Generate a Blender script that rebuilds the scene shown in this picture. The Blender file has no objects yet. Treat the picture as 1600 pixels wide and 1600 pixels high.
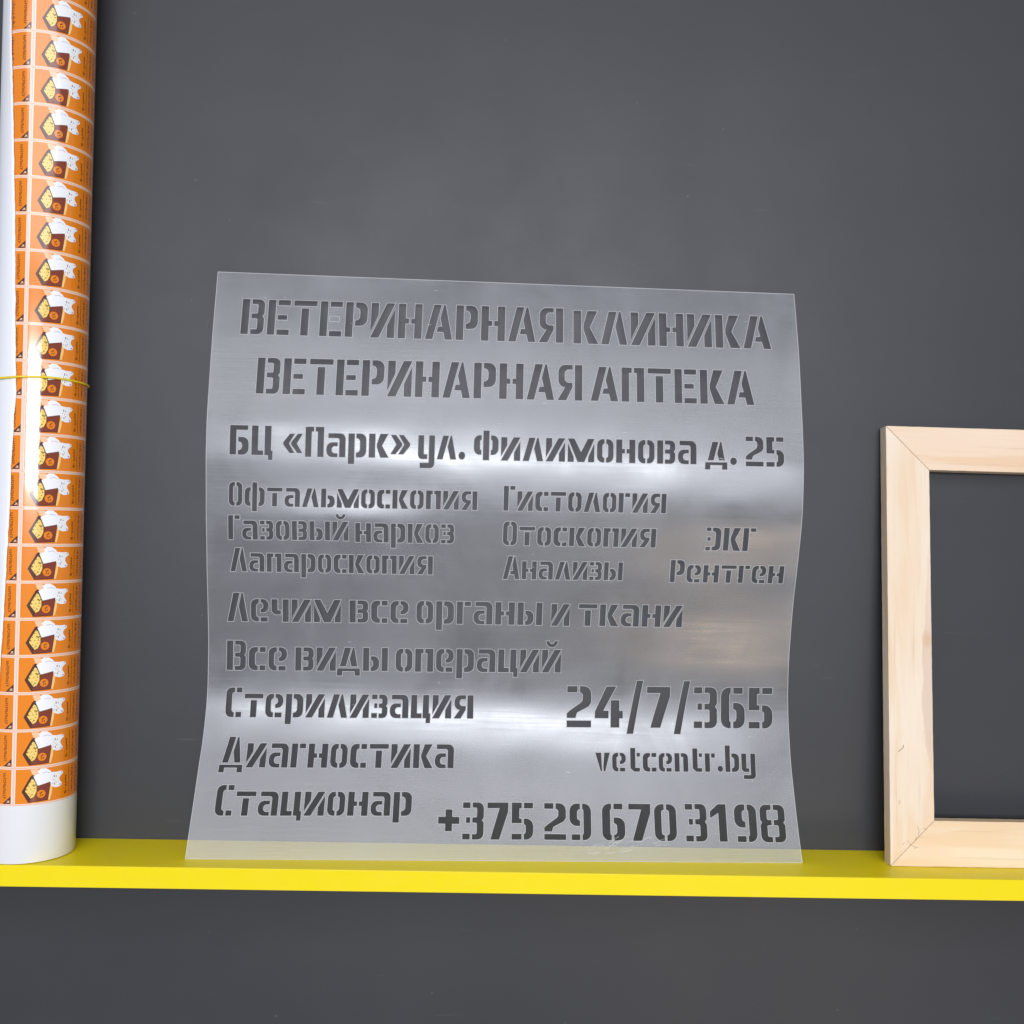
import bpy, bmesh, math, random
import numpy as np
from mathutils import Vector, Matrix
from mathutils.geometry import delaunay_2d_cdt

S = bpy.context.scene
COL = S.collection
R_ = math.radians

# ------------------------------------------------------------------ camera
CAM_D, CAM_H = 1.1, 0.3348
psi, rho, pit = R_(1.8), R_(1.45), math.atan(30 / 1600)
F = Vector((math.sin(psi) * math.cos(pit), math.cos(psi) * math.cos(pit), math.sin(pit)))
R0 = F.cross(Vector((0, 0, 1))).normalized()
U0 = R0.cross(F)
CR = math.cos(rho) * R0 + math.sin(rho) * U0
CU = -math.sin(rho) * R0 + math.cos(rho) * U0
cam = bpy.data.cameras.new('camera')
cam.sensor_width = 36
cam.lens = 36.0
cam.clip_start, cam.clip_end = 0.01, 100
co = bpy.data.objects.new('camera', cam)
M = Matrix((CR, CU, -F)).transposed().to_4x4()
M.translation = Vector((0, -CAM_D, CAM_H))
co.matrix_world = M
COL.objects.link(co)
S.camera = co

# ------------------------------------------------------------------ light of the room
W = bpy.data.worlds.new('World')
S.world = W
W.use_nodes = True
bgn = W.node_tree.nodes['Background']
bgn.inputs[0].default_value = (0.90, 0.94, 1.0, 1)
bgn.inputs[1].default_value = 0.29

def area(name, loc, target, sx, sy, power, color):
    l = bpy.data.lights.new(name, 'AREA')
    l.shape = 'RECTANGLE'
    l.size, l.size_y, l.energy, l.color = sx, sy, power, color
    o = bpy.data.objects.new(name, l)
    o.location = loc
    o.rotation_euler = (Vector(target) - Vector(loc)).to_track_quat('-Z', 'Y').to_euler()
    COL.objects.link(o)
    return o

area('shop_window_light', (0.0, -4.0, 0.80), (0, 0, 0.5), 2.2, 0.62, 94, (0.90, 0.93, 1.0))
area('luminous_ceiling_light', (0.0, -3.35, 1.75), (0.0, -3.35, 0), 3.6, 3.2, 80, (0.94, 0.96, 1.0))
area('added_warm_light', (0.86, -2.2, -0.82), (0.25, 0, 0.25), 0.48, 0.42, 4.0, (1.0, 0.76, 0.54))  # unseen light added for the sheet's warm reflection, standing in for wooden things behind

S.view_settings.view_transform = 'Standard'
S.view_settings.look = 'None'
S.view_settings.gamma = 1
S.view_settings.exposure = 0.2
S.view_settings.use_curve_mapping = False
S.render.engine = 'CYCLES'
S.cycles.use_denoising = True
S.cycles.max_bounces = 10
S.cycles.transparent_max_bounces = 24
S.cycles.sample_clamp_indirect = 8

# ------------------------------------------------------------------ helpers
def mat(name):
    m = bpy.data.materials.new(name)
    m.use_nodes = True
    nt = m.node_tree
    for n in list(nt.nodes):
        nt.nodes.remove(n)
    out = nt.nodes.new('ShaderNodeOutputMaterial')
    return m, nt, out

def node(nt, typ, **kw):
    n = nt.nodes.new(typ)
    for k, v in kw.items():
        if hasattr(n, k):
            setattr(n, k, v)
        else:
            n.inputs[k.replace('_', ' ')].default_value = v
    return n

def ramp(nt, src, stops):
    r = nt.nodes.new('ShaderNodeValToRGB')
    el = r.color_ramp.elements
    while len(el) < len(stops):
        el.new(0.5)
    for e, (p, c) in zip(el, stops):
        e.position = p
        e.color = (c, c, c, 1) if isinstance(c, (int, float)) else (*c, 1)
    nt.links.new(src, r.inputs[0])
    return r.outputs[0]

def mapped(nt, scale, loc=(0, 0, 0), rot=(0, 0, 0)):
    tc = nt.nodes.new('ShaderNodeTexCoord')
    mp = nt.nodes.new('ShaderNodeMapping')
    mp.inputs['Scale'].default_value = scale
    mp.inputs['Location'].default_value = loc
    mp.inputs['Rotation'].default_value = rot
    nt.links.new(tc.outputs['Object'], mp.inputs[0])
    return mp.outputs[0]

def noise(nt, vec, scale=1.0, detail=4.0, rough=0.55, dist=0.0):
    n = nt.nodes.new('ShaderNodeTexNoise')
    n.inputs['Scale'].default_value = scale
    n.inputs['Detail'].default_value = detail
    n.inputs['Roughness'].default_value = rough
    n.inputs['Distortion'].default_value = dist
    nt.links.new(vec, n.inputs['Vector'])
    return n.outputs['Fac']

def math_(nt, op, a, b=None, clamp=False):
    n = nt.nodes.new('ShaderNodeMath')
    n.operation = op
    n.use_clamp = clamp
    for i, v in enumerate((a, b)):
        if v is None:
            continue
        if isinstance(v, (int, float)):
            n.inputs[i].default_value = v
        else:
            nt.links.new(v, n.inputs[i])
    return n.outputs[0]

def mixc(nt, fac, a, b):
    n = nt.nodes.new('ShaderNodeMix')
    n.data_type = 'RGBA'
    for i, v in ((0, fac), (6, a), (7, b)):
        if isinstance(v, (int, float)):
            n.inputs[i].default_value = v
        elif isinstance(v, tuple):
            n.inputs[i].default_value = (*v, 1)
        else:
            nt.links.new(v, n.inputs[i])
    return n.outputs[2]

def bump(nt, h, strength, dist=0.001):
    n = nt.nodes.new('ShaderNodeBump')
    n.inputs['Strength'].default_value = strength
    n.inputs['Distance'].default_value = dist
    nt.links.new(h, n.inputs['Height'])
    return n.outputs[0]

def principled(nt, out, color, rough, spec=0.5, normal=None, coat=0.0, coat_rough=0.1):
    p = nt.nodes.new('ShaderNodeBsdfPrincipled')
    for k, v in (('Base Color', color), ('Roughness', rough)):
        if isinstance(v, tuple):
            p.inputs[k].default_value = (*v, 1)
        elif isinstance(v, (int, float)):
            p.inputs[k].default_value = v
        else:
            nt.links.new(v, p.inputs[k])
    p.inputs['Specular IOR Level'].default_value = spec
    p.inputs['Coat Weight'].default_value = coat
    p.inputs['Coat Roughness'].default_value = coat_rough
    if normal is not None:
        nt.links.new(normal, p.inputs['Normal'])
    nt.links.new(p.outputs[0], out.inputs[0])
    return p

def flat(name, color, rough=0.5, spec=0.5, coat=0.0, coat_rough=0.1):
    m, nt, out = mat(name)
    principled(nt, out, color, rough, spec, None, coat, coat_rough)
    return m

def link_mesh(name, bm, mats, parent=None, smooth=False):
    me = bpy.data.meshes.new(name)
    bm.normal_update()
    bm.to_mesh(me)
    bm.free()
    for m in (mats if isinstance(mats, (list, tuple)) else [mats]):
        me.materials.append(m)
    if smooth:
        me.polygons.foreach_set('use_smooth', [True] * len(me.polygons))
    o = bpy.data.objects.new(name, me)
    COL.objects.link(o)
    if parent:
        o.parent = parent
    return o

def empty(name, loc):
    o = bpy.data.objects.new(name, None)
    o.location = loc
    o.empty_display_size = 0.02
    COL.objects.link(o)
    return o

def tag(o, label=None, cat=None, kind=None, group=None):
    for k, v in (('label', label), ('category', cat), ('kind', kind), ('group', group)):
        if v:
            o[k] = v
    return o

def box(bm, x0, y0, z0, x1, y1, z1, bevel=0.0, seg=2):
    r = bmesh.ops.create_cube(bm, size=1)
    vs = r['verts']
    for v in vs:
        v.co = Vector(((x0 + x1) / 2 + v.co.x * (x1 - x0), (y0 + y1) / 2 + v.co.y * (y1 - y0), (z0 + z1) / 2 + v.co.z * (z1 - z0)))
    if bevel:
        es = list({e for v in vs for e in v.link_edges})
        bmesh.ops.bevel(bm, geom=es, offset=bevel, segments=seg, profile=0.6, affect='EDGES')

# ------------------------------------------------------------------ wall
m_wall, nt, out = mat('grey_painted_wall')
v = mapped(nt, (1, 1, 1))
big = noise(nt, v, 2.2, 3, 0.5)
wipe = noise(nt, mapped(nt, (2.5, 1, 14), rot=(0, R_(8), 0)), 1.0, 4, 0.6)
fine = noise(nt, v, 260, 3, 0.6)
base = mixc(nt, ramp(nt, big, [(0.3, 0.0), (0.7, 1.0)]), (0.034, 0.035, 0.0405), (0.039, 0.040, 0.0455))
base = mixc(nt, math_(nt, 'MULTIPLY', ramp(nt, wipe, [(0.45, 0.0), (0.75, 1.0)]), 0.3), base, (0.044, 0.045, 0.050))
# dust specks and scuffs
vor = node(nt, 'ShaderNodeTexVoronoi', Scale=55.0)
nt.links.new(v, vor.inputs['Vector'])
cellr = nt.nodes.new('ShaderNodeSeparateColor')
nt.links.new(vor.outputs['Color'], cellr.inputs[0])
pick = math_(nt, 'GREATER_THAN', cellr.outputs[0], 0.72)
rad = math_(nt, 'MULTIPLY', cellr.outputs[1], 0.075)
dot = math_(nt, 'MULTIPLY', math_(nt, 'LESS_THAN', vor.outputs['Distance'], rad), pick)
clus = ramp(nt, noise(nt, v, 5.0, 3, 0.6), [(0.42, 0.0), (0.62, 1.0)])
dot = math_(nt, 'MULTIPLY', math_(nt, 'MULTIPLY', dot, clus), 0.45)
scr = noise(nt, mapped(nt, (16, 1, 150), rot=(0, R_(-14), 0)), 1.0, 2, 0.5)
scr = math_(nt, 'MULTIPLY', ramp(nt, scr, [(0.68, 0.0), (0.75, 1.0)]), ramp(nt, noise(nt, v, 9.0, 2, 0.6), [(0.52, 0.0), (0.70, 0.28)]))
base = mixc(nt, math_(nt, 'MAXIMUM', dot, scr), base, (0.13, 0.13, 0.14))
rgh = ramp(nt, noise(nt, v, 6, 4, 0.6), [(0.3, 0.40), (0.7, 0.52)])
principled(nt, out, base, rgh, 0.42, bump(nt, fine, 0.10, 0.0006))
bm = bmesh.new()
box(bm, -2.2, 0.0, -1.2, 2.2, 0.10, 1.8)
tag(link_mesh('wall', bm, m_wall), kind='structure')

# ------------------------------------------------------------------ shelf
SH_D, SH_T = 0.0885, 0.0208
m_yel, nt, out = mat('yellow_laminate')
v = mapped(nt, (1, 1, 1))
yc = mixc(nt, noise(nt, mapped(nt, (3, 20, 20)), 1.0, 3, 0.5), (0.80, 0.635, 0.003), (0.83, 0.66, 0.004))
scuff = math_(nt, 'MULTIPLY', ramp(nt, noise(nt, mapped(nt, (14, 60, 60), rot=(0, 0, R_(20))), 1.0, 5, 0.7), [(0.60, 0.0), (0.72, 1.0)]), 0.16)
yc = mixc(nt, scuff, yc, (0.74, 0.60, 0.12))
principled(nt, out, yc, ramp(nt, noise(nt, v, 30, 4, 0.6), [(0.35, 0.34), (0.65, 0.5)]), 0.3, bump(nt, noise(nt, v, 500, 2, 0.5), 0.06, 0.0004))
shelf = empty('wall_shelf', (0, 0, -SH_T))
tag(shelf, 'long bright yellow shelf board running across the grey wall', 'shelf')
bm = bmesh.new()
box(bm, -1.6, -SH_D, 0.0, 1.6, -0.0006, SH_T, 0.0005)
link_mesh('board', bm, m_yel, shelf)
bm = bmesh.new()
box(bm, -1.6, -SH_D - 0.0010, 0.0002, 1.6, -SH_D - 0.0001, SH_T - 0.0001, 0.0004)
link_mesh('edge_band', bm, m_yel, shelf)

# ------------------------------------------------------------------ stencil lettering
ST, BR, GP, XH = 0.226, 0.156, 0.066, 0.79

def arc(cx, cy, r, a0, a1, n=5):
    return [(cx + r * math.cos(R_(a0 + (a1 - a0) * i / n)), cy + r * math.sin(R_(a0 + (a1 - a0) * i / n))) for i in range(n + 1)]

def rect(x0, y0, x1, y1):
    return [(x0, y0), (x1, y0), (x1, y1), (x0, y1)]

def halfL(xa, xb, y0, y1, w=ST, b=BR, r=0.21):
    """left half of a rounded ring, open to the right at xb"""
    r = min(r, xb - xa - 0.005, (y1 - y0) / 2 - 0.01)
    ri = max(0.03, min(r - 0.09, (y1 - y0) / 2 - b - 0.01, xb - xa - w - 0.005))
    p = [(xb, y1)] + arc(xa + r, y1 - r, r, 90, 180) + arc(xa + r, y0 + r, r, 180, 270) + [(xb, y0), (xb, y0 + b)]
    if ri > 0.02 and xb - xa - w > 0.03:
        p += arc(xa + w + ri, y0 + b + ri, ri, 270, 180, 3) + arc(xa + w + ri, y1 - b - ri, ri, 180, 90, 3) + [(xb, y1 - b)]
    else:
        p += [(min(xa + w, xb), y0 + b), (min(xa + w, xb), y1 - b), (xb, y1 - b)]
    return p

def mir(p, W):
    return [(W - x, y) for x, y in p][::-1]

def flipy(p, H):
    return [(x, H - y) for x, y in p][::-1]

def rot180(p, W, H):
    return [(W - x, H - y) for x, y in p]

def halfR(xb, xa, y0, y1, **k):
    return mir(halfL(0, xa - xb, y0, y1, **k), xa - xb) if xb == 0 else [(x + xb, y) for x, y in mir(halfL(0, xa - xb, y0, y1, **k), xa - xb)]

def threeR(x0, W, H, b=.142, w=.2):
    """right part of B / 3: two stacked bowls opening left"""
    r, e = 0.17, 0.07
    xi, m = W - w, H * 0.52
    ri = 0.04
    return ([(x0, H)] + arc(W - r, H - r, r, 90, 0) + [(W, m + e), (W - e * 0.75, m), (W, m - e)] + arc(W - r, r, r, 0, -90) +
            [(x0, 0), (x0, b)] + arc(xi - ri, b + ri, ri, -90, 0, 3) + arc(xi - ri, m - b / 2 - ri, ri, 0, 90, 3) +
            [(x0, m - b / 2), (x0, m + b / 2)] + arc(xi - ri, m + b / 2 + ri, ri, -90, 0, 3) + arc(xi - ri, H - b - ri, ri, 0, 90, 3) + [(x0, H - b)])

def legs(W, H, nub=None, y0=0.0):
    """A / L (cyrillic) legs: left parallelogram and right leg split by a slanted bridge"""
    w = ST * 0.98
    tl, tr = 0.30 * W, 0.30 * W + ST * 1.02          # top of left leg
    sl = (tr - w) / H                                 # slope of the left leg's right edge
    left = [(0, y0), (w, y0), (tr, H), (tl, H)] if y0 == 0 else [(tl * y0 / H, y0), (w + sl * y0, y0), (tr, H), (tl, H)]
    xt = W - 0.30 * W                                 # outer top of the right leg
    so = (W - xt) / H
    xe = lambda y: w + sl * y + GP * 1.05             # bridge edge
    xi = lambda y: W - w - so * y                     # inner edge of right leg
    yi = (W - 2 * w - GP * 1.05) / (sl + so)
    yi = min(max(yi, 0.30 * H), 0.95 * H)
    right = [(W - so * y0, y0), (max(xt, xe(H) + 0.05), H), (xe(H), H), (xe(yi), yi)]
    if nub and yi > 0.40 * H:
        right += [(xi(0.37 * H), 0.37 * H), (xe(0.37 * H), 0.37 * H), (xe(0.21 * H), 0.21 * H), (xi(0.21 * H), 0.21 * H)]
    right += [(xi(y0), y0)]
    return [left, right]

def g_I(W, H):
    wd = ST * 1.12
    k = H / (W - wd)
    gv = GP * math.sqrt(1 + k * k)
    lf = [(0, H), (0, gv), (ST, min(H - .05, ST * k + gv)), (ST, H)][::-1]
    return [[(0, 0), (wd, 0), (W, H), (W - wd, H)], lf, rot180(lf, W, H)]

def breve(W, H):
    c = W / 2
    o = arc(c, H + 0.30, 0.22, 180, 360, 8)
    i = arc(c, H + 0.30, 0.10, 360, 180, 8)
    return o + i

def g_N(W, H):
    c = W / 2
    l = [(0, 0), (ST, 0), (ST, H * .5 - .075), (c - GP / 2, H * .5 - .075), (c - GP / 2, H * .5 + .075), (ST, H * .5 + .075), (ST, H), (0, H)]
    return [l, mir(l, W)]

def g_K(W, H):
    x0 = ST + GP
    t = ST * 1.18
    return [rect(0, 0, ST, H), [(W - t, 0), (W + .03, 0), (x0 + .185, H * .5), (W, H), (W - t - .02, H), (x0, H * .57), (x0, H * .43)]]

def g_P(W, H):          # cyrillic pe
    l = [(0, 0), (ST, 0), (ST, H - BR), (W * .5 - GP / 2, H - BR), (W * .5 - GP / 2, H), (0, H)]
    return [l, mir(l, W)]

def g_M(W, H):
    k = H / (W / 2 - ST * .55)
    gv = GP * math.sqrt(1 + k * k)
    st = [(0, 0), (ST, 0), (ST, max(.12, H - ST * k - gv)), (0, H - gv)]
    vv = [(0, H), (W / 2 - ST * .55, 0), (W / 2 + ST * .55, 0), (W, H), (W - ST * 1.08, H), (W / 2, H * .42), (ST * 1.08, H)]
    return [st, mir(st, W), vv]

def g_D(W, H, desc=0.16):
    a = legs(W, H, None, BR * 0.55 + GP)
    e = 0.06
    base = [(-e, -desc), (ST * .62, -desc), (ST * .62, -.01), (W - ST * .62, -.01), (W - ST * .62, -desc), (W + e, -desc), (W + e - .01, BR * .55), (-e + .01, BR * .55)]
    return a + [base]

def g_Z(W, H):          # 3, ze
    x0 = W * .46
    m = H * .52
    return [rect(0, H - BR, x0 - GP, H), rect(.10, m - BR * .5, x0 - GP, m + BR * .5), rect(0, 0, x0 - GP, BR), threeR(x0, W, H)]

def g_C(W, H):
    xb = W * .54
    return [halfL(0, xb, 0, H), rect(xb + GP, H - BR * 1.1, W, H), rect(xb + GP, 0, W, BR * 1.1)]

def g_O(W, H):
    return [halfL(0, W / 2 - GP / 2, 0, H, w=.2), halfR(W / 2 + GP / 2, W, 0, H, w=.2)]

def g_e(W, H):
    c = W / 2
    up = halfR(c + GP / 2, W, H * .40, H, w=.2, b=BR * .8)
    return [halfL(0, c - GP / 2, 0, H, w=.2), up, rect(c + GP / 2, 0, W - .04, BR)]

def g_6(W, H):
    c = W * .46
    return [halfL(0, c - GP / 2, 0, H), rect(c + GP / 2, H - BR, W - .06, H), halfR(c + GP / 2, W, 0, H * .62)]

def g_a(W, H):
    r = .2
    top = [(.06, H)] + arc(W - r, H - r, r, 90, 0) + [(W, 0), (W - ST, 0), (W - ST, H - BR - .05), (W - ST - .05, H - BR), (.06, H - BR)]
    return [top, halfL(0, W - ST - GP, 0, H * .62, w=.19, b=BR * .8)]

def g_y(W, H):
    l = flipy([(0, 0), (ST, 0), (ST, H - BR), (W - ST - GP, H - BR), (W - ST - GP, H)] + arc(.16, H - .16, .16, 90, 180), H)
    r = .17
    j = [(W - ST, H), (W - ST, -.13), (.08, -.13), (.08, -.30)] + arc(W - r, -.30 + r, r, 270, 360) + [(W, H)]
    return [l, j]

def g_2(W, H):
    r = .2
    xb = W * .42
    mid = ([(xb + GP, H)] + arc(W - r, H - r, r, 90, 0) + [(W, H * .60), (W - .07, H * .50), (ST + .04, BR + GP + .13), (ST, BR + GP), (0, BR + GP), (0, H * .33), (.08, H * .40),
            (W - ST - .04, H * .60), (W - ST, H * .66), (W - ST, H - BR - .05), (W - ST - .05, H - BR), (xb + GP, H - BR)])
    return [rect(0, H - BR, xb, H), mid, rect(0, 0, W, BR)]

def g_5(W, H):
    xb = W * .46
    l = [(0, H), (0, H * .44), (xb, H * .44), (xb, H * .44 + BR * .8), (ST, H * .44 + BR * .8), (ST, H - BR), (xb, H - BR), (xb, H)][::-1]
    return [l, rect(xb + GP, H - BR, W - .01, H), halfR(xb + GP, W, 0, H * .44 + BR * .8), rect(0, 0, xb, BR)]

def g_ya(W, H):
    x1 = W - ST - GP
    bowl = halfL(0.02, x1, H * .36, H, w=.19, b=.135)
    leg = [(0, 0), (ST * 1.12, 0), (x1 - .02, H * .36), (x1 - ST * 1.0, H * .36)]
    # bowl and leg are one opening: join along the bowl's lower bar
    i = max(range(len(bowl)), key=lambda q: (-abs(bowl[q][1] - H * .36), -bowl[q][0]))
    body = [p for p in bowl]
    j = body.index((x1, H * .36)) if (x1, H * .36) in body else i
    body = body[:j] + [(x1 - ST * 1.02, H * .36), (0, 0), (ST * 1.14, 0), (x1 - .0, H * .37)] + body[j + 1:]
    return [body, rect(W - ST, 0, W, H)]

def g_ts(W, H, w2=None):
    x1 = W - ST
    return [[(0, 0), (x1 - GP + .02, 0), (x1 - GP + .02, BR), (ST, BR), (ST, H), (0, H)],
            [(x1, H), (x1, 0), (W - .10, 0), (W - .10, -.16), (W + .06, -.16), (W + .06, BR), (W, BR), (W, H)][::-1]]

def g_8(W, H):
    p = threeR(W / 2 + GP / 2, W, H)
    return [p, mir(p, W)]

def glyph(ch):
    """pieces (openings) and advance width of one letter, cap height 1"""
    up = ch.upper() == ch and ch.isalpha()
    H = 1.0 if up else XH
    c = ch.lower()
    W = {'в': .68, 'е': .66, 'т': .70, 'р': .66, 'и': .72, 'й': .72, 'н': .72, 'а': .82 if up else .70, 'я': .74, 'к': .70, 'л': .76, 'п': .68, 'б': .66, 'ц': .68,
         'ф': .92, 'о': .62, 'г': .52, 'э': .62, 'с': .60, 'д': .74, 'у': .66, 'м': 1.0, 'ь': .62, 'з': .60, 'ы': .92, 'ч': .64}.get(c, .62)
    if ch in 'В': return [rect(0, 0, ST, 1), threeR(ST + GP, W, 1)], W
    if c == 'в': return [rect(0, 0, ST, H), threeR(ST + GP, W, H, .14)], W
    if ch == 'Е': return [rect(0, 0, ST, 1), rect(ST + GP, 1 - BR, W, 1), rect(ST + GP, .5 - BR * .45, W - .08, .5 + BR * .45), rect(ST + GP, 0, W, BR)], W
    if c in 'еe': return g_e(W if c == 'е' else .62, H), (W if c == 'е' else .62)
    if c == 'т': return [rect(0, H - BR, W, H), rect(W / 2 - ST / 2, 0, W / 2 + ST / 2, H - BR - GP)], W
    if ch == 'Р': return [rect(0, 0, ST, 1), halfR(ST + GP, W, .32, 1)], W
    if c == 'р': return [rect(0, -.22, ST, H), halfR(ST + GP, W, 0, H)], W
    if c == 'и': return g_I(W, H), W
    if c == 'й': return g_I(W, H) + [breve(W, H)], W
    if c == 'н': return g_N(W, H), W
    if ch == 'А': return legs(W, 1, True), W
    if c == 'а': return g_a(W, H), W
    if c == 'я': return g_ya(W, H), W
    if c == 'к': return g_K(W, H), W
    if c == 'л': return legs(W, H), W
    if c == 'п': return g_P(W, H), W
    if ch == 'Б': return [[(0, 0), (ST, 0), (ST, 1 - BR), (W - .03, 1 - BR), (W - .03, 1), (0, 1)], halfR(ST + GP, W, 0, .60)], W
    if c == 'ц': return g_ts(W, H), W + .04
    if ch == 'Ф': return [rect(W / 2 - ST / 2, 0, W / 2 + ST / 2, 1), halfL(0, W / 2 - ST / 2 - GP, .18, .84), halfR(W / 2 + ST / 2 + GP, W, .18, .84)], W
    if c == 'ф': return [rect(W / 2 - ST / 2, -.22, W / 2 + ST / 2, 1), halfL(0, W / 2 - ST / 2 - GP, 0, H), halfR(W / 2 + ST / 2 + GP, W, 0, H)], W
    if c in 'оo': return g_O(W, H), W
    if ch == '0': return g_O(.62, 1), .62
    if c == 'г': return [rect(0, 0, ST, H), rect(ST + GP, H - BR, W, H)], W
    if c == 'э':
        xb = W * .42
        return [rect(0, H - BR, xb - GP, H), rect(.06, H * .5 - BR * .5, xb - GP, H * .5 + BR * .5), rect(0, 0, xb - GP, BR), halfR(xb, W, 0, H)], W
    if c in 'сc': return g_C(W, H), W
    if c == 'д': return g_D(W, H), W + .06
    if c == 'у': return g_y(W, H), W
    if c == 'м': return g_M(W, H), W
    if c == 'ь': return [rect(0, 0, ST, H), halfR(ST + GP, W, 0, H * .64, b=.14)], W
    if c == 'ы': return [rect(0, 0, ST, H), halfR(ST + GP, .60, 0, H * .64, b=.14), rect(W - ST, 0, W, H)], W
    if c in 'з3':
        Hh = 1 if ch == '3' else H
        return g_Z(W, Hh), W
    if c == 'ч': return [[(0, H), (0, H * .46), (.12, H * .32), (W - ST - GP, H * .32), (W - ST - GP, H * .32 + BR), (ST, H * .32 + BR), (ST, H)][::-1], rect(W - ST, 0, W, H)], W
    if ch == 'v': return [[(.24, 0), (.30, .0), (ST + .04, H), (0, H)], [(.37, 0), (.44, 0), (.66, H), (.66 - ST - .02, H), (.36, .22)]], .66
    if ch == 't': return [[(.10, XH - BR), (.10, 1.0), (.10 + ST, 1.0), (.10 + ST, XH), (.10 + ST, XH), (.10 + ST, BR), (.30 + ST, BR), (.30 + ST, 0), (.26, 0), (.10, .14), (.10, XH - BR)][:-1][::-1], rect(.10 + ST + GP, XH - BR, .54, XH)], .56
    if ch == 'n': return [rect(0, 0, ST, H), [(ST + GP, H)] + arc(.62 - .2, H - .2, .2, 90, 0) + [(.62, 0), (.62 - ST, 0), (.62 - ST, H - BR), (ST + GP, H - BR)]], .62
    if ch == 'r': return [rect(0, 0, ST, H), rect(ST + GP, H - BR * 1.2, .46, H)], .46
    if ch == 'b': return [rect(0, 0, ST, 1.14), halfR(ST + GP, .64, 0, H)], .64
    if ch == 'y': return g_y(.64, H), .64
    if ch == '.': return [arc(.13, .13, .13, 0, 330, 11)], .26
    if ch == '+': return [[(.19, 0), (.37, 0), (.37, .19), (.56, .19), (.56, .37), (.37, .37), (.37, .56), (.19, .56), (.19, .37), (0, .37), (0, .19), (.19, .19)]], .56
    if ch == '/': return [[(0, -.15), (.17, -.15), (.43, 1.15), (.26, 1.15)]], .43
    if ch in '«»':
        q = [(.24, .12), (.42, .12), (.21, .44), (.42, .76), (.24, .76), (0, .48), (0, .40)]
        ps = [q, [(x + .29, y) for x, y in q]]
        return ([mir(p, .71) for p in ps] if ch == '»' else ps), .71
    if ch == '1': return [[(.24, 0), (.24 + ST, 0), (.24 + ST, 1), (.24, 1), (0, .80), (0, .62), (.24, .76)]], .24 + ST
    if ch == '2': return g_2(.64, 1), .64
    if ch == '4': return [[(.30, 1), (.56, 1), (.22, .40), (.36, .40), (.36, .22), (0, .22), (0, .38)][::-1], [(.42, 0), (.42 + ST, 0), (.42 + ST, .22), (.74, .22), (.74, .40), (.42 + ST, .40), (.42 + ST, .66), (.42, .66)]], .74
    if ch == '5': return g_5(.64, 1), .64
    if ch == '6': return g_6(.64, 1), .64
    if ch == '7': return [[(.10, 0), (.36, 0), (.62, .76), (.62, 1), (0, 1), (0, 1 - BR), (.36, 1 - BR)]], .62
    if ch == '8': return g_8(.72, 1), .72
    if ch == '9': return [rot180(p, .64, 1) for p in g_6(.64, 1)], .64
    raise KeyError(ch)

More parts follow.
